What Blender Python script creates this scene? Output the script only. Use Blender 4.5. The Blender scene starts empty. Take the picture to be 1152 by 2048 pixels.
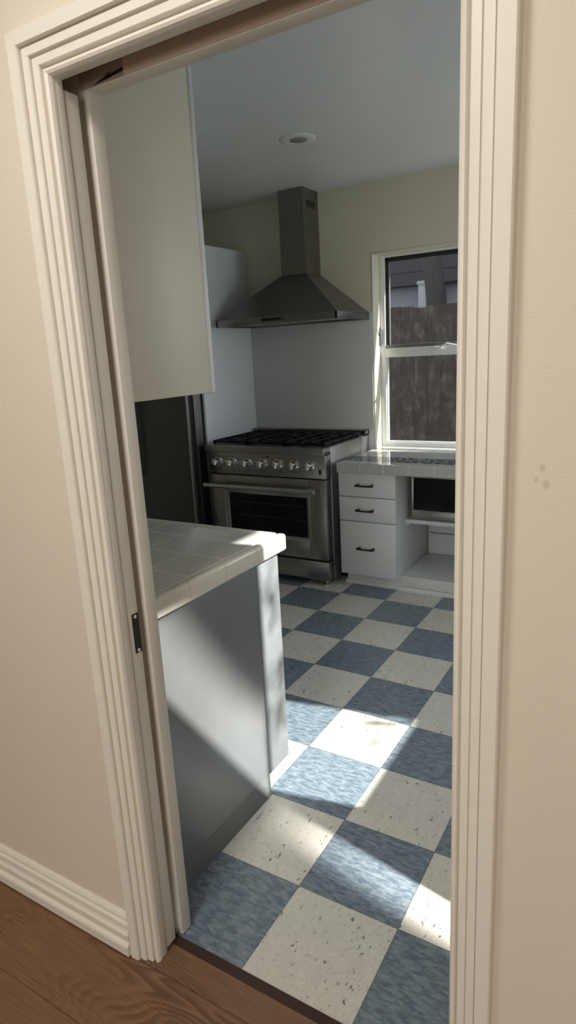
import bpy, bmesh, math, random
from mathutils import Vector, Matrix
random.seed(7)
sc = bpy.context.scene
col = sc.collection
PI = math.pi

# ------------------------------------------------------------------ materials
class NT:
    """small helper to write node graphs as expressions"""
    def __init__(self, name):
        self.m = bpy.data.materials.new(name); self.m.use_nodes = True
        self.t = self.m.node_tree; self.t.nodes.clear()
        self.out = self.t.nodes.new('ShaderNodeOutputMaterial')
    def n(self, kind, **kw):
        nd = self.t.nodes.new(kind)
        for k, v in kw.items(): setattr(nd, k, v)
        return nd
    def put(self, sock, v):
        if v is None: return
        if hasattr(v, 'is_output'): self.t.links.new(v, sock)
        elif isinstance(v, (tuple, list)) and len(v) == 3 and sock.type == 'RGBA': sock.default_value = (*v, 1)
        else: sock.default_value = v
    def math(self, op, a, b=None, c=None):
        nd = self.n('ShaderNodeMath', operation=op)
        for s, v in zip(nd.inputs, (a, b, c)): self.put(s, v)
        return nd.outputs[0]
    def mix(self, f, a, b):
        nd = self.n('ShaderNodeMix', data_type='RGBA')
        self.put(nd.inputs[0], f); self.put(nd.inputs[6], a); self.put(nd.inputs[7], b)
        return nd.outputs[2]
    def pos(self):
        s = self.n('ShaderNodeSeparateXYZ')
        self.t.links.new(self.n('ShaderNodeNewGeometry').outputs['Position'], s.inputs[0])
        return s.outputs[0], s.outputs[1], s.outputs[2]
    def comb(self, x, y, z):
        nd = self.n('ShaderNodeCombineXYZ')
        for s, v in zip(nd.inputs, (x, y, z)): self.put(s, v)
        return nd.outputs[0]
    def wvec(self, sx=1, sy=1, sz=1):
        x, y, z = self.pos()
        return self.comb(self.math('MULTIPLY', x, sx), self.math('MULTIPLY', y, sy), self.math('MULTIPLY', z, sz))
    def noise(self, vec, scale=5, detail=3, rough=.5, dist=0):
        nd = self.n('ShaderNodeTexNoise')
        self.put(nd.inputs['Vector'], vec)
        nd.inputs['Scale'].default_value = scale; nd.inputs['Detail'].default_value = detail
        nd.inputs['Roughness'].default_value = rough; nd.inputs['Distortion'].default_value = dist
        return nd.outputs['Fac']
    def voro(self, vec, scale=5, out='Distance', rand=1.0):
        nd = self.n('ShaderNodeTexVoronoi'); self.put(nd.inputs['Vector'], vec)
        nd.inputs['Scale'].default_value = scale; nd.inputs['Randomness'].default_value = rand
        return nd.outputs[out]
    def step(self, v, lo, hi):
        nd = self.n('ShaderNodeMapRange', interpolation_type='SMOOTHSTEP')
        self.put(nd.inputs[0], v); nd.inputs[1].default_value = lo; nd.inputs[2].default_value = hi
        nd.inputs[3].default_value = 0; nd.inputs[4].default_value = 1
        return nd.outputs[0]
    def line(self, c, origin, period, width):
        """1 on periodic lines of the given width, else 0"""
        f = self.math('FRACT', self.math('ADD', self.math('DIVIDE', self.math('SUBTRACT', c, origin), period), .5))
        d = self.math('MULTIPLY', self.math('ABSOLUTE', self.math('SUBTRACT', f, .5)), period)
        nd = self.n('ShaderNodeMapRange'); self.put(nd.inputs[0], d)
        nd.inputs[1].default_value = width * .5; nd.inputs[2].default_value = width * .5 + .0012
        nd.inputs[3].default_value = 1; nd.inputs[4].default_value = 0
        return nd.outputs[0]
    def bump(self, h, dist=.001, strength=1.0):
        nd = self.n('ShaderNodeBump'); self.put(nd.inputs['Height'], h)
        nd.inputs['Distance'].default_value = dist; nd.inputs['Strength'].default_value = strength
        return nd.outputs[0]
    def done(self, color, rough=.5, metal=0, normal=None, spec=None, coat=None, coat_rough=.1, aniso=None, trans=None):
        p = self.n('ShaderNodeBsdfPrincipled')
        self.put(p.inputs['Base Color'], color); self.put(p.inputs['Roughness'], rough); self.put(p.inputs['Metallic'], metal)
        if normal is not None: self.put(p.inputs['Normal'], normal)
        if spec is not None: self.put(p.inputs['Specular IOR Level'], spec)
        if coat is not None:
            self.put(p.inputs['Coat Weight'], coat); p.inputs['Coat Roughness'].default_value = coat_rough
        if aniso is not None: p.inputs['Anisotropic'].default_value = aniso
        self.t.links.new(p.outputs[0], self.out.inputs[0])
        return self.m

def srgb(r, g, b):
    f = lambda c: (c / 255 / 12.92) if c / 255 <= .04045 else ((c / 255 + .055) / 1.055) ** 2.4
    return (f(r), f(g), f(b))

def paint(name, c, rough=.5, texture=.00025, scale=220, coat=None, spec=None):
    k = NT(name); v = k.wvec()
    h = k.noise(v, scale, 2, .6)
    tone = k.noise(v, 1.7, 3, .5)
    c2 = tuple(x * .94 for x in c)
    return k.done(k.mix(tone, c2, c), rough, normal=k.bump(h, texture), coat=coat, spec=spec)

def plain(name, c, rough=.5, metal=0, **kw):
    k = NT(name)
    v = k.noise(k.wvec(), 35, 3, .5)
    r = k.math('ADD', rough - .04, k.math('MULTIPLY', v, .08))
    return k.done(k.mix(v, tuple(x * .93 for x in c), c), r, metal, **kw)

def steel(name, c, rough=.3, axis='x', streak=.12):
    """brushed steel, the brush marks along one axis"""
    k = NT(name)
    s = {'x': (3, 500, 500), 'y': (500, 3, 500), 'z': (500, 500, 3)}[axis]
    g = k.noise(k.wvec(*s), 1.0, 3, .6)
    blot = k.noise(k.wvec(), 6, 4, .6)
    r = k.math('ADD', rough - streak * .5, k.math('MULTIPLY', k.math('ADD', g, k.math('MULTIPLY', blot, .6)), streak * .7))
    return k.done(k.mix(g, tuple(x * .88 for x in c), c), r, 1.0, normal=k.bump(g, .00006))

def make_vinyl():
    T = .3048
    k = NT('checker_vinyl'); x, y, z = k.pos()
    ix = k.math('FLOOR', k.math('DIVIDE', x, T)); iy = k.math('FLOOR', k.math('DIVIDE', y, T))
    blue = k.math('COMPARE', k.math('FLOORED_MODULO', k.math('ADD', ix, iy), 2.0), 0.0, .5)
    tid = k.n('ShaderNodeTexWhiteNoise'); k.put(tid.inputs['Vector'], k.comb(ix, iy, 0)); rnd = tid.outputs['Value']
    off = k.math('MULTIPLY', rnd, 7.3)
    # cream: sparse dark flecks, longer along y
    vc = k.comb(k.math('MULTIPLY', x, 1.0), k.math('ADD', k.math('MULTIPLY', y, .42), off), 0)
    warp = k.noise(vc, 60, 2, .5)
    fl1 = k.math('MULTIPLY', k.step(k.noise(vc, 105, 1.5, .5, .6), .645, .69), k.step(k.noise(vc, 26, 1, .5), .43, .54))
    fl2 = k.math('MULTIPLY', k.step(k.noise(k.comb(k.math('ADD', x, 3.1), k.math('MULTIPLY', y, .5), off), 190, 1, .5), .645, .71), .6)
    soft = k.noise(vc, 30, 3, .6)
    cream = k.mix(soft, srgb(205, 204, 197), srgb(224, 222, 214))
    cream = k.mix(k.math('MULTIPLY', fl2, .8), cream, srgb(150, 143, 132))
    cream = k.mix(k.math('MULTIPLY', fl1, .85), cream, srgb(92, 90, 88))
    # blue: streaky mottling
    vb = k.comb(k.math('ADD', k.math('MULTIPLY', x, .5), off), k.math('MULTIPLY', y, 1.5), 0)
    m1 = k.noise(vb, 55, 4, .65, .4)
    blue_c = k.mix(k.step(m1, .36, .66), srgb(98, 113, 129), srgb(138, 151, 162))
    blue_c = k.mix(k.math('MULTIPLY', k.step(k.noise(vb, 120, 2, .5), .62, .72), .6), blue_c, srgb(86, 98, 112))
    blue_c = k.mix(k.math('MULTIPLY', k.step(k.noise(vb, 90, 2, .5, 1.0), .64, .74), .5), blue_c, srgb(166, 177, 185))
    c = k.mix(blue, cream, blue_c)
    tone = k.math('ADD', .93, k.math('MULTIPLY', rnd, .10))
    hsv = k.n('ShaderNodeHueSaturation'); k.put(hsv.inputs['Color'], c); k.put(hsv.inputs['Value'], tone); c = hsv.outputs[0]
    seam = k.math('MAXIMUM', k.line(x, 0, T, .0012), k.line(y, 0, T, .0012))
    c = k.mix(k.math('MULTIPLY', seam, .75), c, srgb(70, 74, 78))
    r = k.math('ADD', .20, k.math('MULTIPLY', k.noise(k.wvec(), 40, 3, .6), .16))
    h = k.math('SUBTRACT', k.math('MULTIPLY', k.noise(k.wvec(), 26, 2, .5), .5), k.math('MULTIPLY', seam, .6))
    return k.done(c, r, normal=k.bump(h, .0006, .6), spec=.5)

def make_wood():
    k = NT('oak_plank_floor'); x, y, z = k.pos()
    PW = .19
    row = k.math('FLOOR', k.math('DIVIDE', k.math('ADD', y, .02), PW))
    w = k.n('ShaderNodeTexWhiteNoise', noise_dimensions='1D'); k.put(w.inputs['W'], row); rnd = w.outputs['Value']
    xo = k.math('ADD', x, k.math('MULTIPLY', rnd, 9.7))
    v = k.comb(k.math('MULTIPLY', xo, 1.1), k.math('MULTIPLY', y, 5.5), k.math('MULTIPLY', row, 3.7))
    field = k.noise(v, 1.25, 2.0, .45, .35)
    ring = k.math('FRACT', k.math('MULTIPLY', field, 32))
    ring = k.math('MULTIPLY', k.step(ring, 0, .75), k.math('SUBTRACT', 1.0, k.step(ring, .86, 1.0)))
    fibre = k.noise(k.comb(k.math('MULTIPLY', x, 6), k.math('MULTIPLY', y, 150), 0), 1.4, 3, .6)
    broad = k.noise(k.comb(k.math('MULTIPLY', xo, 1.0), k.math('MULTIPLY', y, 4), row), 2.2, 3, .5)
    c = k.mix(broad, srgb(118, 87, 60), srgb(150, 114, 82))
    c = k.mix(k.math('MULTIPLY', k.math('MULTIPLY', ring, k.step(broad, .40, .62)), .62), c, srgb(74, 50, 33))
    c = k.mix(k.math('MULTIPLY', k.step(fibre, .3, .8), .5), c, srgb(80, 52, 34))
    knot = k.math('SUBTRACT', 1.0, k.step(k.voro(k.comb(k.math('MULTIPLY', xo, 1.0), k.math('MULTIPLY', y, 2.6), row), 2.4), .012, .05))
    c = k.mix(k.math('MULTIPLY', knot, .75), c, srgb(42, 26, 17))
    seam = k.line(y, -.02, PW, .0012)
    c = k.mix(k.math('MULTIPLY', seam, .6), c, srgb(40, 26, 18))
    r = k.math('ADD', .34, k.math('MULTIPLY', fibre, .16))
    return k.done(c, r, normal=k.bump(k.math('ADD', k.math('MULTIPLY', ring, .4), fibre), .0004))

def make_tile(name, c, grout, lines, rough=.12, wid=.003):
    """glazed tile; lines = list of (axis, origin, period)"""
    k = NT(name); p = dict(zip('xyz', k.pos()))
    m = None
    for ax, o, per in lines:
        l = k.line(p[ax], o, per, wid); m = l if m is None else k.math('MAXIMUM', m, l)
    wob = k.noise(k.wvec(), 9, 2, .5)
    cc = k.mix(wob, tuple(x * .95 for x in c), c)
    cc = k.mix(m, cc, grout)
    r = k.math('ADD', rough, k.math('MULTIPLY', m, .5))
    h = k.math('SUBTRACT', k.math('MULTIPLY', wob, .35), m)
    return k.done(cc, r, normal=k.bump(h, .0012))

def make_mosaic():
    k = NT('dark_glass_mosaic'); x, y, z = k.pos()
    v = k.comb(k.math('MULTIPLY', x, .6), y, 0)
    e = k.n('ShaderNodeTexVoronoi', feature='DISTANCE_TO_EDGE'); k.put(e.inputs['Vector'], v); e.inputs['Scale'].default_value = 34
    cell = k.voro(v, 34, 'Color')
    s = k.n('ShaderNodeSeparateColor'); k.put(s.inputs[0], cell)
    c = k.mix(s.outputs[0], srgb(26, 32, 46), srgb(70, 80, 100))
    g = k.math('SUBTRACT', 1.0, k.step(e.outputs['Distance'], .03, .07))
    c = k.mix(g, c, srgb(170, 173, 176))
    return k.done(c, k.math('ADD', .08, k.math('MULTIPLY', g, .5)), normal=k.bump(k.math('SUBTRACT', 1.0, g), .001))

def make_fence():
    k = NT('weathered_fence_board'); x, y, z = k.pos()
    g = k.noise(k.wvec(60, 60, 2.2), 1.0, 4, .65)
    patch = k.noise(k.wvec(5, 5, 2.6), 2.0, 6, .75)
    c = k.mix(g, srgb(38, 33, 30), srgb(72, 65, 60))
    c = k.mix(k.math('MULTIPLY', k.step(patch, .46, .66), .8), c, srgb(98, 94, 91))
    drip = k.math('MULTIPLY', k.step(k.noise(k.wvec(26, 26, 2.0), 1.6, 3, .6), .64, .72), .7)
    c = k.mix(drip, c, srgb(128, 125, 122))
    return k.done(c, .85, normal=k.bump(g, .002))

def make_glass():
    k = NT('window_glass')
    tr = k.n('ShaderNodeBsdfTransparent'); tr.inputs[0].default_value = (.93, .95, .95, 1)
    gl = k.n('ShaderNodeBsdfGlossy'); gl.inputs['Roughness'].default_value = .02
    df = k.n('ShaderNodeBsdfDiffuse'); df.inputs[0].default_value = (.75, .78, .8, 1)
    smear = k.math('MULTIPLY', k.step(k.noise(k.wvec(9, 9, 3), 2.5, 5, .7), .5, .8), .05)
    fr = k.n('ShaderNodeFresnel'); bf = k.n('ShaderNodeNewGeometry').outputs['Backfacing']
    k.put(fr.inputs[0], 1.45)
    m1 = k.n('ShaderNodeMixShader'); k.put(m1.inputs[0], k.math('ADD', smear, .012)); k.t.links.new(tr.outputs[0], m1.inputs[1]); k.t.links.new(df.outputs[0], m1.inputs[2])
    m2 = k.n('ShaderNodeMixShader'); k.put(m2.inputs[0], k.math('MULTIPLY', fr.outputs[0], k.math('SUBTRACT', 1.0, bf))); k.t.links.new(m1.outputs[0], m2.inputs[1]); k.t.links.new(gl.outputs[0], m2.inputs[2])
    k.t.links.new(m2.outputs[0], k.out.inputs[0])
    return k.m

def make_bark():
    k = NT('tree_bark'); g = k.noise(k.wvec(14, 14, 3), 2.5, 5, .7)
    return k.done(k.mix(g, srgb(40, 39, 41), srgb(84, 82, 82)), .9, normal=k.bump(g, .01))

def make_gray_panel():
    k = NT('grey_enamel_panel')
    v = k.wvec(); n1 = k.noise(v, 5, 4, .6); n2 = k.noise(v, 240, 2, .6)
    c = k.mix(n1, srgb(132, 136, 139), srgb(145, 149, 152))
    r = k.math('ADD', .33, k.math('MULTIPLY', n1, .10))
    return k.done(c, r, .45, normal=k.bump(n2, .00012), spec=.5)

def make_scuffed_panel():
    k = NT('scuffed_grey_stile')
    v = k.wvec(); n1 = k.noise(v, 14, 5, .7, .4); n2 = k.noise(k.wvec(30, 30, 16), 3.0, 5, .75, 1.2)
    c = k.mix(n1, srgb(112, 116, 120), srgb(136, 140, 143))
    c = k.mix(k.math('MULTIPLY', k.step(n2, .60, .72), .5), c, srgb(205, 207, 208))
    return k.done(c, k.math('ADD', .38, k.math('MULTIPLY', n1, .2)), .1, normal=k.bump(n1, .0004))

M = {}
def make_wall():
    k = NT('warm_beige_wall'); v = k.wvec(); c0 = srgb(223, 213, 197)
    x, y, z = k.pos()
    c = k.mix(k.noise(v, 1.7, 3, .5), tuple(q * .95 for q in c0), c0)
    for (sx, sz, r) in ((.679, 1.335, .006), (.685, 1.312, .007), (.672, 1.318, .004)):   # small scuffs by the casing
        d = k.math('SQRT', k.math('ADD', k.math('POWER', k.math('SUBTRACT', x, sx), 2.0), k.math('POWER', k.math('MULTIPLY', k.math('SUBTRACT', z, sz), .7), 2.0)))
        c = k.mix(k.math('MULTIPLY', k.math('SUBTRACT', 1.0, k.step(d, r * .2, r)), .35), c, srgb(160, 138, 118))
    return k.done(c, .6, normal=k.bump(k.noise(v, 260, 2, .6), .0005))
M['wall_warm'] = make_wall()
M['trim'] = plain('cream_trim_paint', srgb(235, 229, 218), .42)
M['jamb'] = paint('grey_white_jamb_paint', srgb(216, 212, 202), .42, .0002, 90)
M['wall_kit'] = paint('kitchen_wall_paint', srgb(212, 208, 190), .55, .0004, 240)
M['ceil_kit'] = paint('kitchen_ceiling_paint', srgb(212, 216, 216), .30, .0004, 160)
M['splash'] = paint('white_splash_panel', srgb(205, 206, 204), .32, .0002, 160)
M['side_white'] = paint('cool_white_laminate', srgb(218, 224, 230), .22, .0001, 160)
M['cab'] = paint('white_cabinet_paint', srgb(218, 222, 224), .34, .0002, 120)
M['cab_warm'] = paint('off_white_cabinet_side', srgb(222, 219, 206), .42, .0003, 200)
M['rawwood'] = plain('bare_header_wood', srgb(214, 194, 178), .8)
M['shaded_wood'] = plain('shaded_threshold_wood', srgb(58, 38, 26), .55)
M['dirty'] = plain('splintered_dark_wood', srgb(168, 154, 142), .9)
M['black'] = plain('matte_black', (.012, .012, .012), .5)
M['iron'] = plain('cast_iron', (.010, .010, .011), .5, spec=.25)
M['blackglass'] = plain('black_oven_glass', (.006, .008, .010), .07, spec=.25)
M['blackdoor'] = plain('black_microwave_glass', (.004, .004, .005), .12, spec=.10)
M['steel_x'] = steel('brushed_steel_horizontal', (.40, .385, .365), .30, 'x')
M['steel_bright'] = steel('bright_brushed_steel', (.66, .65, .62), .24, 'x')
M['steel_side'] = steel('brushed_steel_side_panel', (.50, .50, .50), .38, 'y')
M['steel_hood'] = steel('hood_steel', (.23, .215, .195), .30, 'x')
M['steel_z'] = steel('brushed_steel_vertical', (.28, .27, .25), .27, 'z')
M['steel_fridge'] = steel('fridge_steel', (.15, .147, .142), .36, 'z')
M['chrome'] = plain('polished_chrome', (.72, .71, .69), .10, 1.0)
M['bronze'] = plain('dark_bronze', (.05, .047, .042), .38, .8)
M['vinyl'] = make_vinyl(); M['wood'] = make_wood()
M['tile_pen'] = make_tile('glazed_peninsula_tile', srgb(205, 204, 197), srgb(232, 230, 222), [('x', -.302, .156), ('y', -.005, .163)], .14)
M['tile_pen_edge'] = make_tile('glazed_edge_tile', srgb(226, 222, 212), srgb(206, 203, 196), [('y', -.047, .166)], .16, .0022)
M['tile_ctr'] = make_tile('glazed_counter_tile', srgb(206, 208, 206), srgb(120, 122, 122), [('x', -.855, .157), ('y', 2.715, .178)], .07, .004)
M['tile_ctr_edge'] = make_tile('glazed_counter_edge_tile', srgb(196, 198, 196), srgb(228, 228, 226), [('x', -.812, .157)], .14, .0045)
M['mosaic'] = make_mosaic(); M['fence'] = make_fence(); M['glass'] = make_glass(); M['bark'] = make_bark()
M['panel'] = make_gray_panel(); M['stile'] = make_scuffed_panel()
M['toe'] = plain('grey_vinyl_cove', srgb(102, 106, 107), .42)
M['frame_white'] = paint('white_window_enamel', srgb(228, 230, 230), .28, .00015, 90)
M['sash_grey'] = plain('grey_sash_metal', srgb(120, 124, 124), .4, .3)
M['lens'] = plain('frosted_lamp_lens', srgb(140, 140, 136), .25)
M['pipe_grey'] = plain('grey_downpipe_paint', srgb(168, 168, 174), .6)
M['house'] = paint('neighbour_stucco', srgb(150, 150, 160), .85, .002, 60)
M['soffit'] = plain('dark_soffit_boards', srgb(66, 64, 68), .8)
M['earth'] = plain('bare_earth', srgb(96, 86, 72), .95)
M['leaf'] = plain('green_leaf', srgb(70, 92, 48), .6)
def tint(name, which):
    # made-up filter, graded to shape the sun bands on side panel and floor
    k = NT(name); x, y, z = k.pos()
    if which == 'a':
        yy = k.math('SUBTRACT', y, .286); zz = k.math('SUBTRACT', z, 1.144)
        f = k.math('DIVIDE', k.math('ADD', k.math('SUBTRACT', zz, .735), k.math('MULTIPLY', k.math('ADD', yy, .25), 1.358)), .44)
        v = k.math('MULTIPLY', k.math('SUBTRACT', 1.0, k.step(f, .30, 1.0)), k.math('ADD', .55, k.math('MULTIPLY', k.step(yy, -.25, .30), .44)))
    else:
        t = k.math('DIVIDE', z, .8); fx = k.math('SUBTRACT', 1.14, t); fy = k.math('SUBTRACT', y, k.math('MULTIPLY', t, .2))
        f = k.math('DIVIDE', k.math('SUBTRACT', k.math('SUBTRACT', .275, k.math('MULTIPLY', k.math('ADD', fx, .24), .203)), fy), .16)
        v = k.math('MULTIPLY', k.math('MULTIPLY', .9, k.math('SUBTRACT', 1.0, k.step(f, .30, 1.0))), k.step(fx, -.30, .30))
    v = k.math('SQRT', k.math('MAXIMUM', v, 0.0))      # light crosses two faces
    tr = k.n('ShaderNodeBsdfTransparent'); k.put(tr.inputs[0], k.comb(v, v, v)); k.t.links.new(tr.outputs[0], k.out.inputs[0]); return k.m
M['tint_a'] = tint('panel_band_filter', 'a'); M['tint_b'] = tint('floor_band_filter', 'b')
M['outer'] = paint('outside_stucco', srgb(200, 196, 186), .85, .001, 60)

# ------------------------------------------------------------------ mesh helpers
class MB:
    def __init__(self): self.b = bmesh.new()
    def box(self, x0, x1, y0, y1, z0, z1, bev=0, seg=2):
        r = bmesh.ops.create_cube(self.b, size=1)
        vs = r['verts']
        for v in vs:
            v.co = Vector(((x0 + x1) / 2 + v.co.x * (x1 - x0), (y0 + y1) / 2 + v.co.y * (y1 - y0), (z0 + z1) / 2 + v.co.z * (z1 - z0)))
        if bev > 0:
            es = list({e for v in vs for e in v.link_edges})
            bmesh.ops.bevel(self.b, geom=es, offset=min(bev, .49 * min(x1 - x0, y1 - y0, z1 - z0)), segments=seg, affect='EDGES', profile=.5)
        return self
    def cyl(self, p, q, r0, r1=None, seg=24, cap=True):
        p, q = Vector(p), Vector(q); r1 = r0 if r1 is None else r1
        d = q - p; rot = d.to_track_quat('Z', 'Y').to_matrix().to_4x4()
        bmesh.ops.create_cone(self.b, cap_ends=cap, segments=seg, radius1=r0, radius2=r1, depth=d.length,
                              matrix=Matrix.Translation((p + q) / 2) @ rot)
        return self
    def lathe(self, prof, origin, axis, seg=32):
        """prof = [(radius, height)], revolved about axis through origin"""
        rot = Vector(axis).to_track_quat('Z', 'Y').to_matrix().to_4x4(); T = Matrix.Translation(origin) @ rot
        rings = []
        for r, h in prof:
            rings.append([self.b.verts.new(T @ Vector((r * math.cos(2 * PI * k / seg), r * math.sin(2 * PI * k / seg), h))) for k in range(seg)])
        for a, c in zip(rings, rings[1:]):
            for k in range(seg): self.b.faces.new((a[k], a[(k + 1) % seg], c[(k + 1) % seg], c[k]))
        if prof[0][0] > 1e-5: self.b.faces.new(list(reversed(rings[0])))
        if prof[-1][0] > 1e-5: self.b.faces.new(rings[-1])
        return self
    def tube(self, pts, rad, seg=12):
        pts = [Vector(p) for p in pts]; rads = rad if isinstance(rad, list) else [rad] * len(pts); rings = []
        for i, p in enumerate(pts):
            d = (pts[min(i + 1, len(pts) - 1)] - pts[max(i - 1, 0)]).normalized()
            u = d.cross(Vector((0, 0, 1))) if abs(d.z) < .9 else d.cross(Vector((1, 0, 0)))
            u.normalize(); w = d.cross(u)
            rings.append([self.b.verts.new(p + (u * math.cos(2 * PI * k / seg) + w * math.sin(2 * PI * k / seg)) * rads[i]) for k in range(seg)])
        for a, c in zip(rings, rings[1:]):
            for k in range(seg): self.b.faces.new((a[k], a[(k + 1) % seg], c[(k + 1) % seg], c[k]))
        self.b.faces.new(rings[0]); self.b.faces.new(list(reversed(rings[-1])))
        return self
    def loft(self, loops, cap=True):
        R = [[self.b.verts.new(p) for p in l] for l in loops]
        n = len(R[0])
        for a, c in zip(R, R[1:]):
            for k in range(n): self.b.faces.new((a[k], a[(k + 1) % n], c[(k + 1) % n], c[k]))
        if cap: self.b.faces.new(list(reversed(R[0]))); self.b.faces.new(R[-1])
        return self
    def build(self, name, mat, parent=None, smooth=True):
        bmesh.ops.recalc_face_normals(self.b, faces=self.b.faces)
        me = bpy.data.meshes.new(name); self.b.to_mesh(me); self.b.free()
        me.materials.append(M[mat] if isinstance(mat, str) else mat)
        o = bpy.data.objects.new(name, me); col.objects.link(o)
        if smooth:
            me.polygons.foreach_set('use_smooth', [True] * len(me.polygons))
            try: me.set_sharp_from_angle(angle=math.radians(32))
            except Exception: pass
        if parent is not None:
            o.parent = parent; o.matrix_parent_inverse = Matrix.Translation(-parent.location) if parent.type == 'EMPTY' else Matrix()
        return o

def box(name, mat, x0, x1, y0, y1, z0, z1, parent=None, bev=0, seg=2):
    return MB().box(x0, x1, y0, y1, z0, z1, bev, seg).build(name, mat, parent)
def tag(o, label=None, cat=None, group=None, kind=None):
    if label: o['label'] = label
    if cat: o['category'] = cat
    if group: o['group'] = group
    if kind: o['kind'] = kind
    return o
def thing(name, label, cat, loc, group=None, kind=None):
    o = bpy.data.objects.new(name, None); col.objects.link(o); o.location = loc; o.empty_display_size = .1
    return tag(o, label, cat, group, kind)
def struct(o, label=None, cat=None): return tag(o, label, cat, None, 'structure')
def copy_tree(o, parent=None, shift=None):
    c = o.copy(); col.objects.link(c)
    if parent is not None: c.parent = parent
    if shift is not None: c.location = Vector(o.location) + Vector(shift)
    for ch in list(o.children): copy_tree(ch, c)
    return c

# ------------------------------------------------------------------ measured numbers (metres)
CEIL = 2.555
WB = 2.88                 # kitchen back wall
YD, YK = -.385, -.252     # dining face and kitchen face of the dividing wall
OX0, OX1, OZ = -.195, .556, 2.017   # doorway opening
KX0, KX1 = -2.98, 1.10    # kitchen side walls

PX = -.29                 # outer side of the peninsula cabinet
# ------------------------------------------------------------------ the setting
struct(box('floor', 'vinyl', KX0, KX1, -.294, WB, -.05, 0), 'blue and cream checkerboard vinyl tile floor of the kitchen', 'floor')
struct(box('floor_dining', 'wood', -2.6, 2.6, -4.4, -.322, -.05, .002), 'brown oak plank floor in front of the doorway', 'floor')
struct(box('trim_threshold_shade', 'shaded_wood', OX0 - .02, OX1 + .02, -.322, -.294, -.05, .001), 'wood strip darkened for the shadow where plank floor meets kitchen tiles', 'threshold')  # edge of the plank floor, coloured dark to stand for the shadow there
struct(box('ceiling', 'ceil_kit', KX0 - .1, KX1 + .12, YK, WB + .12, CEIL, CEIL + .1), 'smooth white kitchen ceiling', 'ceiling')
struct(box('ceiling_dining', 'wall_warm', -2.7, 2.7, -4.5, YK, CEIL, CEIL + .1), 'beige ceiling of the front room', 'ceiling')
# dividing wall: two skins with the pocket between them on the left, solid elsewhere
w = MB()
w.box(-2.6, OX0 - .02, YD, -.352, 0, CEIL); w.box(KX0, OX0 - .02, -.288, YK, 0, CEIL)
w.box(OX1 + .02, 2.6, YD, YK, 0, CEIL)
w.box(OX0 - .02, OX1 + .02, YD, -.352, OZ + .02, CEIL); w.box(OX0 - .02, OX1 + .02, -.288, YK, OZ + .02, CEIL)
struct(w.build('wall_front', 'wall_warm'), 'beige wall with the cased doorway in it', 'wall')
struct(box('wall_left', 'wall_kit', KX0 - .1, KX0, YK, WB, 0, CEIL), 'kitchen wall behind the refrigerator', 'wall')
WX0, WX1, WZ0, WZ1 = -.975, .66, .80, 2.112
w = MB()
w.box(KX0 - .1, WX0, WB, 3.06, 0, CEIL); w.box(WX1, KX1 + .12, WB, 3.06, 0, CEIL)
w.box(WX0, WX1, WB, 3.06, 0, WZ0); w.box(WX0, WX1, WB, 3.06, WZ1, CEIL)
struct(w.build('wall_back', 'wall_kit'), 'off-white kitchen wall with the window and range hood', 'wall')
# right wall with a window (outside the picture, the sun comes through it)
RWY0, RWY1, RWZ0, RWZ1 = .60, 1.22, .868, 2.18
DY0, DY1, DZ1 = -.24, .585, 2.16
QY0, QY1, QZ0 = 1.75, 2.65, .90
w = MB()
w.box(KX1, KX1 + .12, DY1 + .012, RWY0, 0, RWZ1); w.box(KX1, KX1 + .12, YK - .13, DY0, 0, RWZ1)
w.box(KX1, KX1 + .12, RWY1, QY0, 0, RWZ1); w.box(KX1, KX1 + .12, QY1, WB, 0, RWZ1)
w.box(KX1, KX1 + .12, RWY0, RWY1, 0, RWZ0); w.box(KX1, KX1 + .12, QY0, QY1, 0, QZ0)
w.box(KX1, KX1 + .12, YK - .13, WB, RWZ1, CEIL); w.box(KX1, KX1 + .12, DY0, DY1 + .012, DZ1 + .004, RWZ1)
struct(w.build('wall_right', 'wall_kit'), 'kitchen wall with the sunny window', 'wall')
SUNV = Vector((1, .2, .8))          # towards the sun
# added sun mask in the side wall: slanted slots shape the light bands
d2 = thing('sun_mask', 'added white plate with slanted filter slots that shape the sun', 'door', (KX1 + .04, DY0, 0), kind='structure')
DXP = KX1 + .04
def up_sun(p):
    p = Vector(p); q = p + SUNV * (DXP - p.x); return (q.y, q.z)
def edge_at(f):          # line across the slanted light, f = 0 lower edge .. 1 upper edge
    return [(-.25, .735 + .44 * f), (.300, -.012 + .44 * f)]
def clip_top(poly, zmax):
    out = []
    for (y0, z0), (y1, z1) in zip(poly, poly[1:] + poly[:1]):
        if z0 <= zmax: out.append((y0, z0))
        if (z0 - zmax) * (z1 - zmax) < 0: out.append((y0 + (y1 - y0) * (zmax - z0) / (z1 - z0), zmax))
    return out
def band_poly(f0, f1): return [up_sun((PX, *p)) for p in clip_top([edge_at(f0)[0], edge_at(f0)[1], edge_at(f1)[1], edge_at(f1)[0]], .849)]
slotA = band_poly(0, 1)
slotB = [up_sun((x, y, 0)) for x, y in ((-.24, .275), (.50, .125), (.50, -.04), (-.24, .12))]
def poly_plate(outer, holes, x0, x1):
    """flat plate with polygon holes, extruded in x"""
    b = bmesh.new(); fs = []
    es = []
    for loop in [outer] + holes:
        vs = [b.verts.new((x0, y, z)) for y, z in loop]
        es += [b.edges.new((vs[i], vs[(i + 1) % len(vs)])) for i in range(len(vs))]
    bmesh.ops.triangle_fill(b, use_beauty=True, use_dissolve=False, edges=es)
    r = bmesh.ops.extrude_face_region(b, geom=list(b.faces))
    for v in r['geom']:
        if isinstance(v, bmesh.types.BMVert): v.co.x = x1
    m = MB(); m.b.free(); m.b = b; return m
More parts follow.
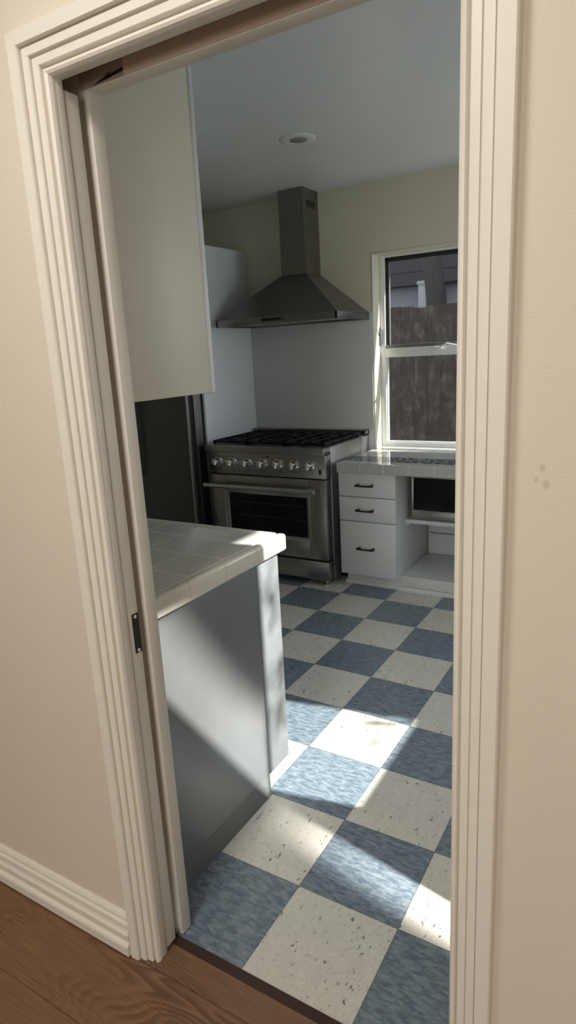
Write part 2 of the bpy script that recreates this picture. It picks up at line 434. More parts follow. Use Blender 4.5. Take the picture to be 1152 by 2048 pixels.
poly_plate([(DY0 + .004, .006), (DY1 + .010, .006), (DY1 + .010, DZ1), (DY0 + .004, DZ1)], [slotA, slotB], DXP - .004, DXP + .004).build('mask_plate', 'frame_white', d2)
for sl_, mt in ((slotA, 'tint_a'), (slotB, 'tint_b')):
    m = MB(); m.loft([[Vector((x, y, z)) for y, z in sl_] for x in (DXP - .002, DXP + .002)]); m.build('slot_filter', mt, d2)
# front room shell
struct(box('wall_dining_left', 'wall_warm', -2.7, -2.6, -4.4, YD, 0, CEIL), 'beige side wall of the front room', 'wall')
struct(box('wall_dining_right', 'wall_warm', 2.6, 2.7, -4.4, YD, 0, CEIL), 'beige side wall of the front room', 'wall')
struct(box('wall_dining_rear', 'wall_warm', -2.7, 2.7, -4.5, -4.4, 0, CEIL), 'beige rear wall of the front room', 'wall')

# door casing: stepped profile (distance from the opening, y)
prof = [(0, -.3695), (0, -.375), (.002, -.3815), (.006, -.3845), (.010, -.3835), (.0125, -.380), (.0135, -.3745), (.0155, -.3745), (.0165, -.386), (.018, -.3878),
        (.0305, -.3885), (.0310, -.3835), (.0330, -.3835), (.0335, -.392), (.035, -.3945), (.0485, -.395), (.0490, -.390), (.0510, -.390), (.0515, -.4005), (.053, -.4035),
        (.0755, -.4045), (.078, -.402), (.079, -.385), (.079, -.3695)]
def casing(name, ends, label):
    m = MB(); m.loft([[ends(s, 0) + Vector((0, y, 0)) for s, y in prof], [ends(s, 1) + Vector((0, y, 0)) for s, y in prof]])
    o = m.build(name, 'trim', smooth=False); return struct(o, label, 'door trim')
casing('trim_1', lambda s, e: Vector((OX0 - s, 0, OZ + s if e else .003)), 'fluted cream casing up the hinge-free pocket side of doorway')
casing('trim_2', lambda s, e: Vector((OX1 + s if e else OX0 - s, 0, OZ + s)), 'fluted cream casing across the top of doorway')
casing('trim_3', lambda s, e: Vector((OX1 + s, 0, OZ + s if e else .003)), 'fluted cream casing beside the blank beige wall')
# jambs
m = MB(); m.box(OX0 - .02, OX0, -.369, -.350, .004, OZ + .02, .002)
m.box(OX0 - .02, OX1 + .02, -.369, -.350, OZ, OZ + .02, .002)
struct(m.build('trim_jamb_dining', 'jamb'), 'grey-white door jamb behind the fluted casing', 'door jamb')
m = MB(); m.box(OX0 - .02, OX0 + .001, -.289, -.254, .002, OZ + .03, .003)
struct(m.build('trim_jamb_post', 'jamb'), 'slim cream jamb post on the kitchen side of the pocket', 'door jamb')
m = MB(); m.box(OX0, OX1 + .02, -.289, -.254, OZ, OZ + .022, .002)
struct(m.build('trim_jamb_head', 'jamb'), 'cream head jamb on the kitchen side of the doorway', 'door jamb')
m = MB(); m.box(OX1, OX1 + .02, -.368, -.254, .002, OZ, .002)
struct(m.build('trim_jamb_right', 'jamb'), 'door jamb hidden behind the fluted casing', 'door jamb')
# bare wood in the track slot above the door
m = MB(); m.box(OX0 + .10, OX1 + .02, -.2925, -.2893, OZ + .003, OZ + .075)
struct(m.build('trim_track_board', 'rawwood'), 'bare brown wood in the pocket door slot overhead', 'door track')
m = MB(); m.box(OX0 - .018, OX0 + .0995, -.2915, -.2893, OZ + .003, OZ + .075)
struct(m.build('trim_track_block', 'dirty'), 'dark splintered wood in the corner of the door slot', 'door track')
m = MB(); m.loft([[Vector((OX0 + x, y, OZ + z)) for x, z in ((.015, .004), (.045, .0055), (.098, .011), (.098, .017), (.062, .013), (.07, .019), (.05, .012), (.03, .0075))] for y in (-.2918, -.2905)])
struct(m.build('trim_track_gouge', 'black'), 'black splintered gouge in the wood of the door slot', 'door track')
m = MB(); m.box(OX0 - .02, OX1 + .02, -.352, -.286, OZ + .075, OZ + .085)
struct(m.build('trim_slot_top', 'black'), 'dark inside of the pocket door slot', 'door track')
# pocket door
d = thing('door_1', 'white pocket door slid into the wall, only its edge showing', 'door', (OX0, -.33, 0), kind='structure')
MB().box(-1.0, OX0 - .003, -.3488, -.3115, .012, OZ - .012, .004, 3).build('door_slab', 'jamb', d)
pl = MB().box(OX0 - .006, OX0 - .0025, -.3345, -.3130, .848, .945, .0005, 1).build('latch_plate', 'black', d)
tag(pl, 'black rectangular latch plate')
for zz in (.937, .854):
    MB().lathe([(.0042, 0), (.0042, .001), (.002, .0018), (0, .0018)], (OX0 - .0027, -.3237, zz), (1, 0, 0), 16).build('screw', 'jamb', pl)
# baseboards
bprof = [(0, -.385), (.004, -.398), (.004, -.4105), (.030, -.412), (.036, -.4095), (.040, -.4035), (.048, -.4035), (.056, -.4065), (.066, -.4065), (.072, -.402), (.080, -.400),
         (.086, -.4015), (.094, -.4005), (.098, -.396), (.106, -.3955), (.113, -.392), (.118, -.388), (.118, -.385)]
for nm, xa, xb in (('baseboard_left', -2.6, OX0 - .0792), ('baseboard_right', OX1 + .0792, 2.6)):
    m = MB(); m.loft([[Vector((xa, y, z + .003)) for z, y in bprof], [Vector((xb, y, z + .003)) for z, y in bprof]])
    struct(m.build(nm, 'trim', smooth=False), 'stepped cream baseboard along the beige wall' if 'left' in nm else 'baseboard beyond the doorway', 'baseboard')

# window 1 in the back wall
wd = thing('window_1', 'white kitchen window with crank sash over a fixed pane', 'window', ((WX0 + WX1) / 2, 3.0, WZ0), kind='structure')
FY = 3.0
rb = MB()   # rounded plaster return round the opening
for (a, b_, c, d_) in ((WX0 - .012, WX0 + .002, WZ0, WZ1 + .012), (WX0 - .012, WX1, WZ1 - .002, WZ1 + .012)):
    rb.box(a, b_, WB - .004, WB + .02, c, d_, .006, 3)
rb.build('plaster_return', 'wall_kit', wd)
f = MB()
f.box(WX0, -.938, FY - .008, FY + .05, .80, 2.112, .003); f.box(-.938, WX1, FY - .008, FY + .05, .806, .850, .003)
f.box(-.938, WX1, FY - .008, FY + .05, 2.097, 2.112, .003); f.box(-.938, WX1, FY - .012, FY + .05, 1.442, 1.503, .004)
f.box(.63, WX1, FY - .008, FY + .05, .85, 2.097, .003)
f.build('window_frame', 'frame_white', wd)
f = MB(); f.box(-.938, .63, FY - .022, FY + .004, .800, .818, .003); f.build('window_stool', 'frame_white', wd)
s = MB(); s.box(-.936, -.918, FY + .006, FY + .03, 1.506, 2.095); s.box(-.936, .628, FY + .006, FY + .03, 2.072, 2.095)
gk = s.build('gasket', 'black', wd)
s = MB(); s.box(-.936, .628, FY - .004, FY + .03, 1.503, 1.526, .003); s.box(-.918, -.911, FY + .008, FY + .03, 1.526, 2.072, .002); sash = s.build('sash', 'sash_grey', wd)
s = MB(); s.box(-.938, -.930, FY + .006, FY + .03, .85, 1.442); s.box(-.93, .63, FY + .006, FY + .03, .850, .857); s.build('glazing_bead', 'frame_white', wd)
MB().box(-.93, .63, FY + .016, FY + .020, .85, 1.442).build('window_pane', 'glass', wd)
MB().box(-.918, .628, FY + .018, FY + .022, 1.52, 2.08).build('window_pane', 'glass', wd)
c = MB(); c.box(-.585, -.53, FY - .03, FY - .010, 1.484, 1.498, .003); c.tube([(-.55, FY - .03, 1.492), (-.52, FY - .045, 1.50), (-.49, FY - .05, 1.515), (-.46, FY - .05, 1.508), (-.42, FY - .05, 1.50)], .006)
cr = c.build('crank_handle', 'frame_white', wd)
c = MB(); c.box(-.974, -.960, FY - .03, FY - .008, 1.53, 1.63, .003); c.tube([(-.966, FY - .03, 1.60), (-.962, FY - .05, 1.63), (-.958, FY - .055, 1.645)], .005); c.build('sash_lock', 'sash_grey', wd)

# window 2: the sunny window in the right wall
w2 = thing('window_2', 'white framed window in the side wall, sun coming through', 'window', (KX1 + .06, (RWY0 + RWY1) / 2, RWZ0), kind='structure')
f = MB()
f.box(KX1 + .05, KX1 + .1, RWY0, RWY0 + .012, RWZ0, RWZ1); f.box(KX1 + .05, KX1 + .1, RWY1 - .012, RWY1, RWZ0, RWZ1)
f.box(KX1 + .05, KX1 + .1, RWY0, RWY1, RWZ0, RWZ0 + .012); f.box(KX1 + .05, KX1 + .1, RWY0, RWY1, RWZ1 - .012, RWZ1)
f.build('window_frame', 'frame_white', w2)
MB().box(KX1 + .07, KX1 + .074, RWY0 + .012, RWY1 - .012, RWZ0 + .012, RWZ1 - .012).build('window_pane', 'glass', w2)

w3 = thing('fill_window', 'added white framed window in the side wall that lets in fill light', 'window', (KX1 + .06, 2.2, QZ0), kind='structure')  # unseen window added only to bring extra light into the kitchen
f = MB()
f.box(KX1 + .05, KX1 + .1, QY0, QY0 + .03, QZ0, RWZ1); f.box(KX1 + .05, KX1 + .1, QY1 - .03, QY1, QZ0, RWZ1)
f.box(KX1 + .05, KX1 + .1, QY0, QY1, QZ0, QZ0 + .03); f.box(KX1 + .05, KX1 + .1, QY0, QY1, RWZ1 - .03, RWZ1)
f.build('window_frame', 'frame_white', w3)
MB().box(KX1 + .07, KX1 + .074, QY0 + .03, QY1 - .03, QZ0 + .03, RWZ1 - .03).build('window_pane', 'glass', w3)

# ------------------------------------------------------------------ peninsula by the doorway
PX = -.29
pc = thing('peninsula_cabinet', 'grey-sided base cabinet just inside the doorway under the white tile top', 'cabinet', (PX - .4, .09, 0))
MB().box(-1.55, PX - .018, YK + .003, .31, .003, .857, .002).build('carcass', 'cab', pc)
MB().box(-1.55, PX - .018, .3095, .437, .09, .857, .002).build('cabinet_front', 'cab', pc)
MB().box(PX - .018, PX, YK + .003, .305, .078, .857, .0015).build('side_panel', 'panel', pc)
st = MB().box(PX - .018, PX, .3062, .44, .074, .857, .003).build('end_stile', 'stile', pc)
tag(st, 'scuffed lighter grey end stile')
t = MB(); t.loft([[Vector((PX - .018, y, 0)) + Vector((dx, 0, z)) for dx, z in ((0, .0), (.026, .0), (.0255, .004), (.0205, .014), (.019, .074), (.018, .078), (0, .078))] for y in (YK + .003, .305)])
tag(t.build('toe_strip', 'toe', pc), 'dark grey toe strip')
pt = thing('peninsula_countertop', 'white square-tiled countertop lying on the grey-sided cabinet', 'countertop', (PX - .4, .1, .857))
MB().box(-1.56, -.300, YK + .003, .436, .857, .9135, .0015).build('tiled_top', 'tile_pen', pt)
e = MB(); e.box(-.2995, -.266, YK + .003, .4665, .8572, .916, .011, 4); e.box(-1.56, -.301, .4365, .4665, .8572, .916, .009, 3)
e.build('edge_trim', 'tile_pen_edge', pt)

# upper cabinet over the peninsula
uc = thing('upper_cabinet', 'off-white wall cabinet hanging over the tiled peninsula', 'cabinet', (PX - .3, -.05, 1.41))
MB().box(-1.3, PX, YK + .001, .148, 1.41, CEIL, .002).build('carcass', 'cab_warm', uc)
dd = MB().box(-.79, PX + .002, .1495, .169, 1.408, CEIL - .02, .006, 3).build('cabinet_door', 'cab', uc)
MB().box(-1.3, -.793, .1495, .169, 1.408, CEIL - .02, .006, 3).build('cabinet_door', 'cab', uc)

# ------------------------------------------------------------------ tall panel, splash panel
tp = tag(MB().box(-1.995, -1.975, 2.243, WB - .002, .0, 2.242, .002).build('tall_side_panel', 'side_white'), 'tall cool-white panel standing between refrigerator and range', 'panel')
sp = tag(MB().box(-1.973, -.985, WB - .008, WB - .001, .003, 1.745, .001).build('splash_panel', 'splash'), 'plain white splash panel on the wall between range and hood', 'panel')

# ------------------------------------------------------------------ range
RX0, RX1, RF = -1.958, -1.022, 2.19
rg = thing('gas_range', 'stainless steel gas range with seven knobs below the hood', 'range', ((RX0 + RX1) / 2, 2.5, 0))
b = MB(); b.box(RX0, RX1, RF + .080, 2.865, .035, .9165, .003); b.box(RX0 + .004, RX1 - .004, RF + .076, RF + .081, .04, .90)
body = b.build('body', 'steel_side', rg)
MB().box(RX0, RX1, RF - .018, RF + .0785, .875, .919, .005, 3).build('cooktop_lip', 'steel_x', rg)
MB().box(RX0 + .03, RX1 - .03, RF + .06, 2.79, .9163, .9195, .001).build('burner_pan', 'iron', rg)
cp = MB().box(RX0, RX1, RF + .003, RF + .077, .722, .873, .003).build('control_panel', 'steel_x', rg)
for sx, sm in ((-1.915, 'black'), (-1.062, 'black')):
    sw = MB().box(sx - .009, sx + .009, RF - .001, RF + .004, .752, .783, .001).build('switch', sm, cp)
MB().lathe([(.006, 0), (.006, .003), (.004, .005), (0, .005)], (-1.452, RF + .003, .852), (0, -1, 0), 16).build('indicator_lamp', 'black', cp)
kx = [-1.857, -1.738, -1.616, -1.490, -1.370, -1.248, -1.130]
for i, x in enumerate(kx):
    kz = .808
    kb = MB(); kb.lathe([(.026, 0), (.026, .012), (.0245, .030), (.022, .034), (.0, .034)], (x, RF - .010, kz), (0, -1, 0), 28)
    kb.box(x - .0065, x + .0065, RF - .058, RF - .040, kz - .024, kz + .024, .003)
    ko = kb.build('knob', 'chrome', rg)
    MB().lathe([(.0375, 0), (.0375, .005), (.033, .011), (.0265, .013), (.0265, .002)], (x, RF + .003, kz), (0, -1, 0), 32).build('bezel', 'chrome', ko)
    mk = MB(); mk.box(x + .004, x + .018, RF + .0022, RF + .0032, kz - .054, kz - .050); mk.box(x + .008, x + .012, RF + .0022, RF + .0032, kz - .049, kz - .046)
    mk.build('dial_mark', 'black', ko)
# oven door
dr = MB()
dr.box(RX0 + .004, -1.80, RF, RF + .070, .183, .716, .003); dr.box(-1.16, RX1 - .004, RF, RF + .070, .183, .716, .003)
dr.box(-1.805, -1.155, RF, RF + .036, .183, .318, .003); dr.box(-1.805, -1.155, RF, RF + .036, .604, .716, .003)
od = dr.build('oven_door', 'steel_x', rg)
fr = MB()
A = (-1.826, -1.150, .302, .618); B_ = (-1.788, -1.172, .322, .592)
for (p0, p1, q1, q0) in (((A[0], A[2]), (A[0], A[3]), (B_[0], B_[3]), (B_[0], B_[2])), ((A[0], A[3]), (A[1], A[3]), (B_[1], B_[3]), (B_[0], B_[3])),
                         ((A[1], A[3]), (A[1], A[2]), (B_[1], B_[2]), (B_[1], B_[3])), ((A[1], A[2]), (A[0], A[2]), (B_[0], B_[2]), (B_[1], B_[2]))):
    fr.loft([[Vector((p0[0], RF - .006, p0[1])), Vector((p1[0], RF - .006, p1[1])), Vector((q1[0], RF + .006, q1[1])), Vector((q0[0], RF + .006, q0[1]))],
             [Vector((p0[0], RF + .0, p0[1])), Vector((p1[0], RF + .0, p1[1])), Vector((q1[0], RF + .014, q1[1])), Vector((q0[0], RF + .014, q0[1]))]])
fr.build('window_bezel', 'steel_bright', od)
MB().box(-1.795, -1.165, RF + .010, RF + .016, .315, .60).build('oven_glass', 'blackglass', od)
ln = MB()
for zz in (.435, .53): ln.box(-1.72, -1.19, RF + .0092, RF + .0101, zz, zz + .003)
ln.build('rack_line', plain('dim_rack_grey', (.05, .05, .05), .3), od)
hd = MB(); hd.cyl((-1.948, RF - .058, .648), (-1.078, RF - .058, .648), .0165, seg=24); hd.lathe([(.0185, 0), (.0185, .012), (.0165, .015), (0, .015)], (-1.09, RF - .058, .648), (1, 0, 0), 24)
hd.lathe([(.0185, 0), (.0185, .012), (.0165, .015), (0, .015)], (-1.936, RF - .058, .648), (-1, 0, 0), 24)
hn = hd.build('door_handle', 'steel_bright', od)
for hx in (-1.885, -1.135): MB().box(hx - .022, hx + .022, RF - .056, RF + .001, .652, .668, .003).build('handle_bracket', 'steel_x', od)
MB().box(RX0 + .002, RX1 - .002, RF + .002, RF + .079, .042, .170, .003).build('kick_drawer', 'steel_x', rg)
MB().box(RX0 + .01, RX1 - .01, RF + .02, RF + .078, .165, .19).build('door_gap', 'black', rg)
for fx in (RX0 + .05, RX1 - .04):
    for fy in (RF + .04, 2.80):
        MB().lathe([(.018, 0), (.018, .012), (.011, .016), (.011, .044)], (fx, fy, .0), (0, 0, 1), 20).build('foot', 'chrome', rg)
# back vent rail
vg = MB(); vg.box(RX0 + .004, RX1 + .002, 2.800, 2.868, .918, .926); vg.box(RX0 + .004, RX1 + .002, 2.858, 2.868, .918, .957); vg.box(RX0 + .004, RX1 + .002, 2.800, 2.868, .952, .958)
vg.box(RX1 - .006, RX1 + .002, 2.800, 2.868, .918, .957); vg.box(RX0 + .004, RX0 + .012, 2.800, 2.868, .918, .957)
vr = vg.build('vent_rail', 'steel_x', rg)
sl = MB(); nS = 40
for i in range(nS):
    x = RX0 + .03 + (RX1 - RX0 - .06) * i / (nS - 1); sl.box(x - .0055, x + .0055, 2.801, 2.805, .926, .952)
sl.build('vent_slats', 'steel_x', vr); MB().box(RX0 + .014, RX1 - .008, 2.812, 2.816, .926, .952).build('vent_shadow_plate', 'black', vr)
# burners and grates
for gx in (-1.785, -1.49, -1.195):
    for gy in (2.38, 2.65):
        bu = MB().lathe([(.060, 0), (.060, .006), (.045, .008), (.045, .016), (.038, .018), (0, .0185)], (gx, gy, .921), (0, 0, 1), 28).build('burner', 'iron', rg)
    g = MB(); x0, x1 = gx - .142, gx + .142; y0, y1 = 2.245, 2.785; zt, zb = .944, .930
    for yy in (y0, y0 + .135, y0 + .27, y0 + .405, y1 - .012): g.box(x0, x1, yy, yy + .014, zb, zt, .003, 1)
    for xx in (x0, gx - .05, gx + .036, x1 - .014): g.box(xx, xx + .014, y0, y1, zb, zt, .003, 1)
    for xx in (x0, x1 - .014):
        for yy in (y0, y0 + .135, y0 + .27, y0 + .405, y1 - .012): g.box(xx, xx + .014, yy, yy + .014, .919, zt)
    g.build('grate', 'iron', rg)

# ------------------------------------------------------------------ range hood
hx0, hx1, hy0 = -1.928, -1.004, 2.38
hh = thing('range_hood', 'stainless pyramid range hood with tall chimney over the range', 'range hood', (-1.466, 2.63, 1.70))
CX0, CX1, CY0 = -1.557, -1.366, 2.668
cn = MB(); cn.loft([[Vector(p) for p in l] for l in (
    ((hx0, hy0, 1.744), (hx1, hy0, 1.744), (hx1, WB - .009, 1.744), (hx0, WB - .009, 1.744)),
    ((CX0 - .002, CY0 - .002, 2.02), (CX1 + .002, CY0 - .002, 2.02), (CX1 + .002, WB - .009, 2.02), (CX0 - .002, WB - .009, 2.02)))])
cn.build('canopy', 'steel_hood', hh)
rm = MB(); rm.box(hx0, hx1, hy0, hy0 + .012, 1.70, 1.745, .001); rm.box(hx0, hx0 + .012, hy0, WB - .009, 1.70, 1.745, .001)
rm.box(hx1 - .012, hx1, hy0, WB - .009, 1.70, 1.745, .001); rm.box(hx0, hx1, WB - .02, WB - .009, 1.70, 1.745)
rm.box(hx0 + .01, hx1 - .01, hy0 + .01, WB - .015, 1.722, 1.728); rm.box(hx1 - .008, hx1 + .004, WB - .045, WB - .0085, 1.699, 1.7455)
rim = rm.build('rim', steel('rim_steel', (.30, .30, .29), .30, 'x'), hh)
cs = MB().box(-1.556, -1.388, hy0 - .003, hy0 + .002, 1.7165, 1.7365, .001).build('control_strip', 'black', hh)
MB().lathe([(.004, 0), (.004, .001), (0, .0012)], (-1.402, hy0 - .003, 1.7275), (0, -1, 0), 12).build('button', 'chrome', cs)
fl = MB()
for a in (-1.90, -1.46): fl.box(a, a + .43, hy0 + .03, WB - .05, 1.712, 1.722, .002)
fl.build('grease_filter', 'steel_side', hh)
ch = MB(); ch.box(CX0, CX1, CY0, WB - .001, 2.02, 2.30); ch.box(CX0 + .002, CX1 - .002, CY0 + .002, WB - .001, 2.30, CEIL - .001)
chm = ch.build('chimney', 'steel_z', hh)
vv = MB()
for i in range(6):
    y = 2.722 + i * .019; vv.box(CX1 - .0025, CX1 - .0008, y, y + .011, 2.436, 2.482)
vv.build('vent_slot', 'bronze', chm)

# ------------------------------------------------------------------ refrigerator
fx0, fx1 = -2.92, -2.003
fg = thing('refrigerator', 'dark stainless refrigerator behind the tiled peninsula', 'refrigerator', (-2.46, 2.5, 0))
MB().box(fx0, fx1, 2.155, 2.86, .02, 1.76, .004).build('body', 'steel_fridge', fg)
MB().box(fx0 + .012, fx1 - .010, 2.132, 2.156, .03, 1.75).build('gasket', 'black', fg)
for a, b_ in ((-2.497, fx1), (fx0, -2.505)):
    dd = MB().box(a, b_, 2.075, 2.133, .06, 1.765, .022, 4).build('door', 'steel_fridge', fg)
    hx = a + .035 if a > -2.6 else b_ - .035
    MB().tube([(hx, 2.075, .72), (hx, 2.045, .73), (hx, 2.035, .78), (hx, 2.035, 1.55), (hx, 2.045, 1.60), (hx, 2.075, 1.61)], .011, 14).build('door_handle', 'steel_z', dd)
# ------------------------------------------------------------------ drawer cabinet
DX0, DX1, DF = -.973, -.590, 2.27
dc = thing('drawer_cabinet', 'white three-drawer base cabinet beside the range', 'cabinet', ((DX0 + DX1) / 2, 2.5, 0))
MB().box(DX0 + .002, DX1, DF + .0195, WB - .003, .088, .758, .002).build('carcass', 'cab', dc)
MB().box(DX0 + .012, DX1 - .0, 2.34, WB - .003, .003, .088).build('toe_kick', 'cab', dc)
sh = MB(); sh.loft([[Vector((x, y, z)) for y, z in ((2.3395, .001), (2.322, .001), (2.322, .012), (2.330, .024), (2.3395, .026))] for x in (DX0 + .004, DX1 - .001)])
sh.build('base_shoe', 'cab', dc)
def pull(x, z, parent):
    p = MB(); y = DF
    pts = [(x - .058, y - .024, z), (x - .03, y - .029, z - .001), (x, y - .030, z - .0015), (x + .03, y - .029, z - .001), (x + .058, y - .024, z)]
    p.tube(pts, [.0075, .006, .0055, .006, .0075], 12)
    for s in (-1, 1):
        p.cyl((x + s * .048, y, z), (x + s * .048, y - .026, z), .009, .006, 14); p.box(x + s * .048 - .012, x + s * .048 + .012, y - .032, y - .018, z - .007, z + .007, .003)
    return p.build('drawer_pull', 'bronze', parent)
for z0, z1, hz in ((.608, .757, .684), (.449, .603, .524), (.089, .444, .272)):
    f = MB().box(DX0, DX1 - .001, DF, DF + .019, z0, z1, .0025).build('drawer', 'cab', dc)
    pull(-.790, hz, f)

# open nook under the counter
on = thing('open_base_shelf', 'white open shelf bay under the counter beside the drawers', 'shelf unit', (-.2, 2.5, 0))
MB().box(DX1 + .001, .15, 2.355, WB - .03, .0, .094, .002).build('bay_floor', 'cab', on)
MB().box(DX1 + .001, .15, 2.336, 2.354, .0265, .096, .002).build('bay_front', 'cab', on)
sh = MB(); sh.loft([[Vector((x, y, z)) for y, z in ((2.3545, .001), (2.316, .001), (2.316, .012), (2.325, .024), (2.3545, .026))] for x in (DX1 + .001, .15)])
sh.build('base_shoe', 'cab', on)
bk = MB(); bk.box(DX1 + .014, .15, WB - .028, WB - .006, .094, .242, .002); bk.box(DX1 + .014, .15, WB - .028, WB - .006, .250, .757, .002)
bk.build('back_board', 'cab', on)
MB().box(DX1 + .001, .15, 2.425, WB - .03, .420, .446, .003).build('shelf', 'cab', on)
MB().box(DX1 + .0005, DX1 + .02, 2.45, 2.50, .40, .4195, .002).build('shelf_cleat', 'cab', on)
MB().box(.15, .17, 2.30, WB - .003, .0, .757, .002).build('side_board', 'cab', on)
oc = thing('corner_cabinet', 'white base cabinet at the far end of the counter', 'cabinet', (.6, 2.5, 0))
MB().box(.172, 1.09, 2.29, WB - .003, .088, .758, .002).build('carcass', 'cab', oc); MB().box(.172, 1.09, 2.34, WB - .003, .002, .088).build('toe_kick', 'cab', oc)
for a in (.175, .635): MB().box(a, a + .45, 2.27, 2.2895, .09, .755, .003).build('cabinet_door', 'cab', oc)

# microwave
mw = thing('microwave', 'black and stainless microwave on the shelf under the counter', 'microwave', (-.30, 2.62, .446))
MB().box(-.546, -.05, 2.462, 2.80, .456, .722, .004).build('body', 'bronze', mw)
f = MB(); f.box(-.549, -.045, 2.43, 2.461, .454, .512, .003); f.box(-.549, -.045, 2.43, 2.461, .716, .726, .002); f.box(-.549, -.534, 2.43, 2.461, .512, .716, .002); f.box(-.17, -.045, 2.432, 2.461, .512, .716, .002)
mf = f.build('door_frame', 'steel_x', mw); MB().box(-.534, -.17, 2.436, 2.461, .512, .716).build('door_glass', 'blackdoor', mw)
for fx in (-.52, -.08):
    for fy in (2.48, 2.77): MB().cyl((fx, fy, .4465), (fx, fy, .457), .012, seg=16).build('foot', 'black', mw)

# counter on the window side
ct = thing('window_countertop', 'white tiled countertop with dark mosaic band under the window', 'countertop', (-.2, 2.55, .758))
t = MB(); t.box(-.975, KX1 - .003, 2.280, 2.362, .760, .8195); t.box(-.975, KX1 - .003, 2.536, WB - .002, .760, .8195); t.box(WX0 + .003, WX1 - .003, WB - .002, FY - .024, .802, .8195)
t.box(-.975, KX1 - .003, 2.362, 2.536, .760, .812)
t.build('tiled_top', 'tile_ctr', ct)
MB().box(-.975, KX1 - .003, 2.362, 2.536, .8121, .8195).build('mosaic_band', 'mosaic', ct)
e = MB(); e.box(-.976, KX1 - .003, 2.247, 2.2797, .7595, .8215, .008, 3); e.build('edge_trim', 'tile_ctr_edge', ct)

# ------------------------------------------------------------------ recessed ceiling light
cl = thing('recessed_light', 'unlit recessed can light in the kitchen ceiling', 'ceiling light', (-.925, 1.84, CEIL))
MB().lathe([(.050, .001), (.062, .0), (.088, .0005), (.093, .003), (.093, .0055), (.050, .0055)], (-.925, 1.84, CEIL - .0055), (0, 0, 1), 48).build('trim_ring', 'ceil_kit', cl)
MB().lathe([(.0, -.004), (.03, -.003), (.044, .0), (.050, .003), (.0505, .0052), (0, .0052)], (-.922, 1.844, CEIL - .0055), (0, 0, 1), 40).build('lamp_face', 'lens', cl)

# ------------------------------------------------------------------ outdoors
struct(box('ground_outside', 'earth', -9, 12, 3.07, 14, -.25, -.15), 'bare ground outside the window', 'ground')
fn = thing('board_fence', 'dark weathered board fence outside the window', 'fence', (-1.0, 5.0, -.15))
x = -4.0; i = 0; m = MB()
while x < 2.4:
    wv = random.uniform(.135, .15); m.box(x, x + wv - .0025, 5.0 + random.uniform(-.003, .003), 5.022, -.15, 1.885 + random.uniform(-.012, .012)); x += wv
m.build('fence_boards', 'fence', fn)
m = MB(); m.box(-4, 2.4, 5.022, 5.06, .3, .39); m.box(-4, 2.4, 5.022, 5.06, 1.45, 1.54); m.build('fence_rail', 'fence', fn)
hs = thing('neighbor_house', 'pale house with dark eaves seen over the fence', 'house', (-2.0, 7.4, -.15))
MB().box(-6, 3, 7.2, 7.4, -.15, 2.30).build('house_wall', 'house', hs)
gb = MB()
for i in range(14): gb.box(-6, 3, 7.035, 7.06, 2.28 + i * .16, 2.43 + i * .16)
gb.build('siding_boards', 'soffit', hs)
rf = MB(); rf.loft([[Vector((x, y, z)) for y, z in ((6.7, 4.5), (9.5, 5.6), (9.5, 5.7), (6.7, 4.6))] for x in (-6.2, 3.2)]); rf.build('roof', 'soffit', hs)
MB().box(-6, 3, 7.05, 7.19, 2.27, 4.6).build('dark_gable', 'soffit', hs)
MB().box(.9, 3, 5.3, 7.2, -.15, 4.6).build('shade_wing', 'house', hs)  # unseen block added to keep the sun off the tree trunk
m = MB(); m.box(-2.105, -1.985, 6.93, 7.03, 1.2, 2.30, .01); m.box(-1.93, -1.87, 6.98, 7.21, 1.2, 2.27, .01); m.box(-2.12, -1.97, 6.92, 7.03, 2.26, 2.31, .01); m.build('downpipe', 'pipe_grey', hs)
tr = thing('tree', 'grey leaning tree trunk between fence and neighboring house', 'tree', (-1.4, 5.9, -.15))
m = MB(); m.tube([(-1.50, 5.9, -.2), (-1.50, 5.9, 1.0), (-1.51, 5.9, 1.6), (-1.53, 5.9, 2.0), (-1.56, 5.9, 2.3), (-1.66, 5.9, 2.7), (-1.85, 5.9, 3.4), (-2.0, 5.9, 4.4)], [.16, .125, .115, .11, .105, .10, .08, .04], 16)
m.build('trunk', 'bark', tr)

tag(box('sun_block_screen', 'outer', 2.6, 2.75, 1.86, 2.98, -.15, 3.75), 'tall pale wall added outside to keep sun out of the fill window', 'sun block', None, 'thing')  # unseen blocker added so no sun enters through the extra window
gt = thing('dapple_tree', 'small unseen leafy tree outside the side window, placed to dapple the sun', 'tree', (2.1, 1.7, -.15))
MB().tube([(2.1, 1.75, -.2), (2.08, 1.72, 1.2), (2.02, 1.55, 1.9), (1.93, 1.2, 2.3), (1.88, .85, 2.2)], [.05, .04, .03, .02, .01], 10).build('trunk', 'bark', gt)
lf = MB()
def leaf(c, L):
    d = Vector((random.uniform(-1, 1), random.uniform(-1, 1), random.uniform(-1.2, .6))).normalized(); u = d.cross(Vector((random.uniform(-1, 1), random.uniform(-1, 1), random.uniform(-1, 1)))).normalized()
    c = Vector(c); pts = [c, c + d * L * .35 + u * L * .2, c + d * L * .75 + u * L * .14, c + d * L, c + d * L * .75 - u * L * .14, c + d * L * .35 - u * L * .2]
    lf.b.faces.new([lf.b.verts.new(p) for p in pts])
def clump(px, py, pz, rx, ry, rz, n, at, L=.06):
    q = Vector((px, py, pz)) + SUNV * (at - px)
    for _ in range(n):
        leaf((q.x + random.uniform(-.1, .1), q.y + random.gauss(0, ry), q.z + random.gauss(0, rz)), L * random.uniform(.6, 1.2))
clump(PX, .40, .345, 0, .05, .030, 70, 1.95)  # leaf clumps placed up-sun so their shade breaks up the sun patches
clump(PX, .40, .66, 0, .05, .075, 26, 1.95)
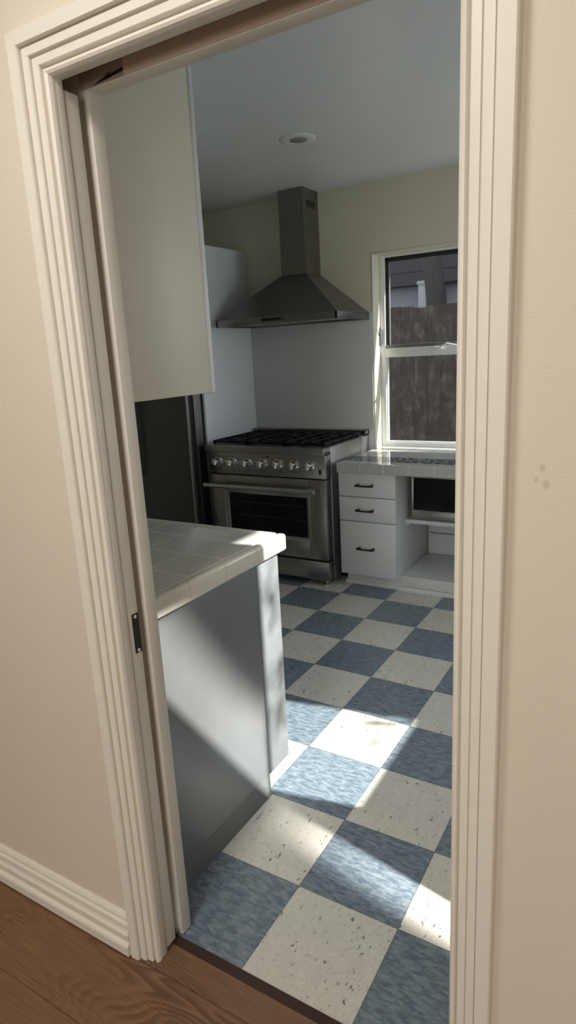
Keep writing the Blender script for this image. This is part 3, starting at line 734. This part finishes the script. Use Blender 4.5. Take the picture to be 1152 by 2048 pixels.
clump(-.2, .80, 0, 0, .03, .05, 12, 2.0); clump(-.05, .72, 0, 0, .02, .06, 9, 2.05); clump(-.1, .93, 0, 0, .06, .12, 40, 2.0); clump(.0, .99, 0, 0, .04, .1, 40, 2.0)
clump(-.4, .92, 0, 0, .04, .06, 16, 2.0)
lf.build('foliage', 'leaf', gt, smooth=False)
# ------------------------------------------------------------------ light
W = bpy.data.worlds.new('World'); sc.world = W; W.use_nodes = True
bg = W.node_tree.nodes['Background']; bg.inputs[0].default_value = (.91, .95, 1.0, 1); bg.inputs[1].default_value = 1.5
S = bpy.data.lights.new('sun', 'SUN'); S.energy = 16.5; S.angle = math.radians(1.0); S.color = (1, .95, .86)
so = bpy.data.objects.new('sun', S); col.objects.link(so)
SUN = Vector((-1, -.2, -.8)).normalized()
so.rotation_euler = SUN.to_track_quat('-Z', 'Y').to_euler(); so.location = (6, 2, 6)
def area(name, loc, to, sx, sy, e, c):
    L = bpy.data.lights.new(name, 'AREA'); L.shape = 'RECTANGLE'; L.size = sx; L.size_y = sy; L.energy = e; L.color = c
    o = bpy.data.objects.new(name, L); col.objects.link(o); o.location = loc
    o.rotation_euler = (Vector(to) - Vector(loc)).to_track_quat('-Z', 'Y').to_euler(); return o
# the front room: daylight from its rear window and a warm ceiling lamp
area('front_room_window', (.9, -4.35, 1.6), (.6, 0, 1.4), 1.6, 1.3, 46, (1, .985, .945))
area('front_room_ceiling_lamp', (.02, -1.3, 2.52), (.02, -1.3, 0), .45, .45, 17, (1, .955, .88))
area('kitchen_fill', (KX1 + .13, 2.2, 1.5), (0, 1.6, 1.3), .85, 1.1, 11, (.95, .97, 1.0))  # fill light added behind the extra window to brighten the kitchen

# ------------------------------------------------------------------ camera
cam = bpy.data.cameras.new('camera'); co = bpy.data.objects.new('camera', cam); col.objects.link(co)
right = Vector((0.85788086, 0.51122956, -0.05181476)); fwd = Vector((-0.50755198, 0.82731186, -0.24071991))
right.normalize(); fwd = (fwd - right * fwd.dot(right)).normalized(); up = right.cross(fwd)
mw_ = Matrix((right, up, -fwd)).transposed().to_4x4(); mw_.translation = Vector((0.82902559, -1.30166057, 1.50508552))
co.matrix_world = mw_
cam.sensor_fit = 'VERTICAL'; cam.sensor_height = 36; cam.lens = 1276.9575 / 2048 * 36
cam.clip_start = .05
sc.camera = co
sc.view_settings.view_transform = 'Standard'; sc.view_settings.look = 'None'; sc.view_settings.gamma = 1; sc.view_settings.exposure = 0
sc.view_settings.use_curve_mapping = False
sc.cycles.use_denoising = True
sc.cycles.max_bounces = 10; sc.cycles.diffuse_bounces = 6; sc.cycles.glossy_bounces = 5; sc.cycles.transparent_max_bounces = 12
sc.cycles.sample_clamp_indirect = 6
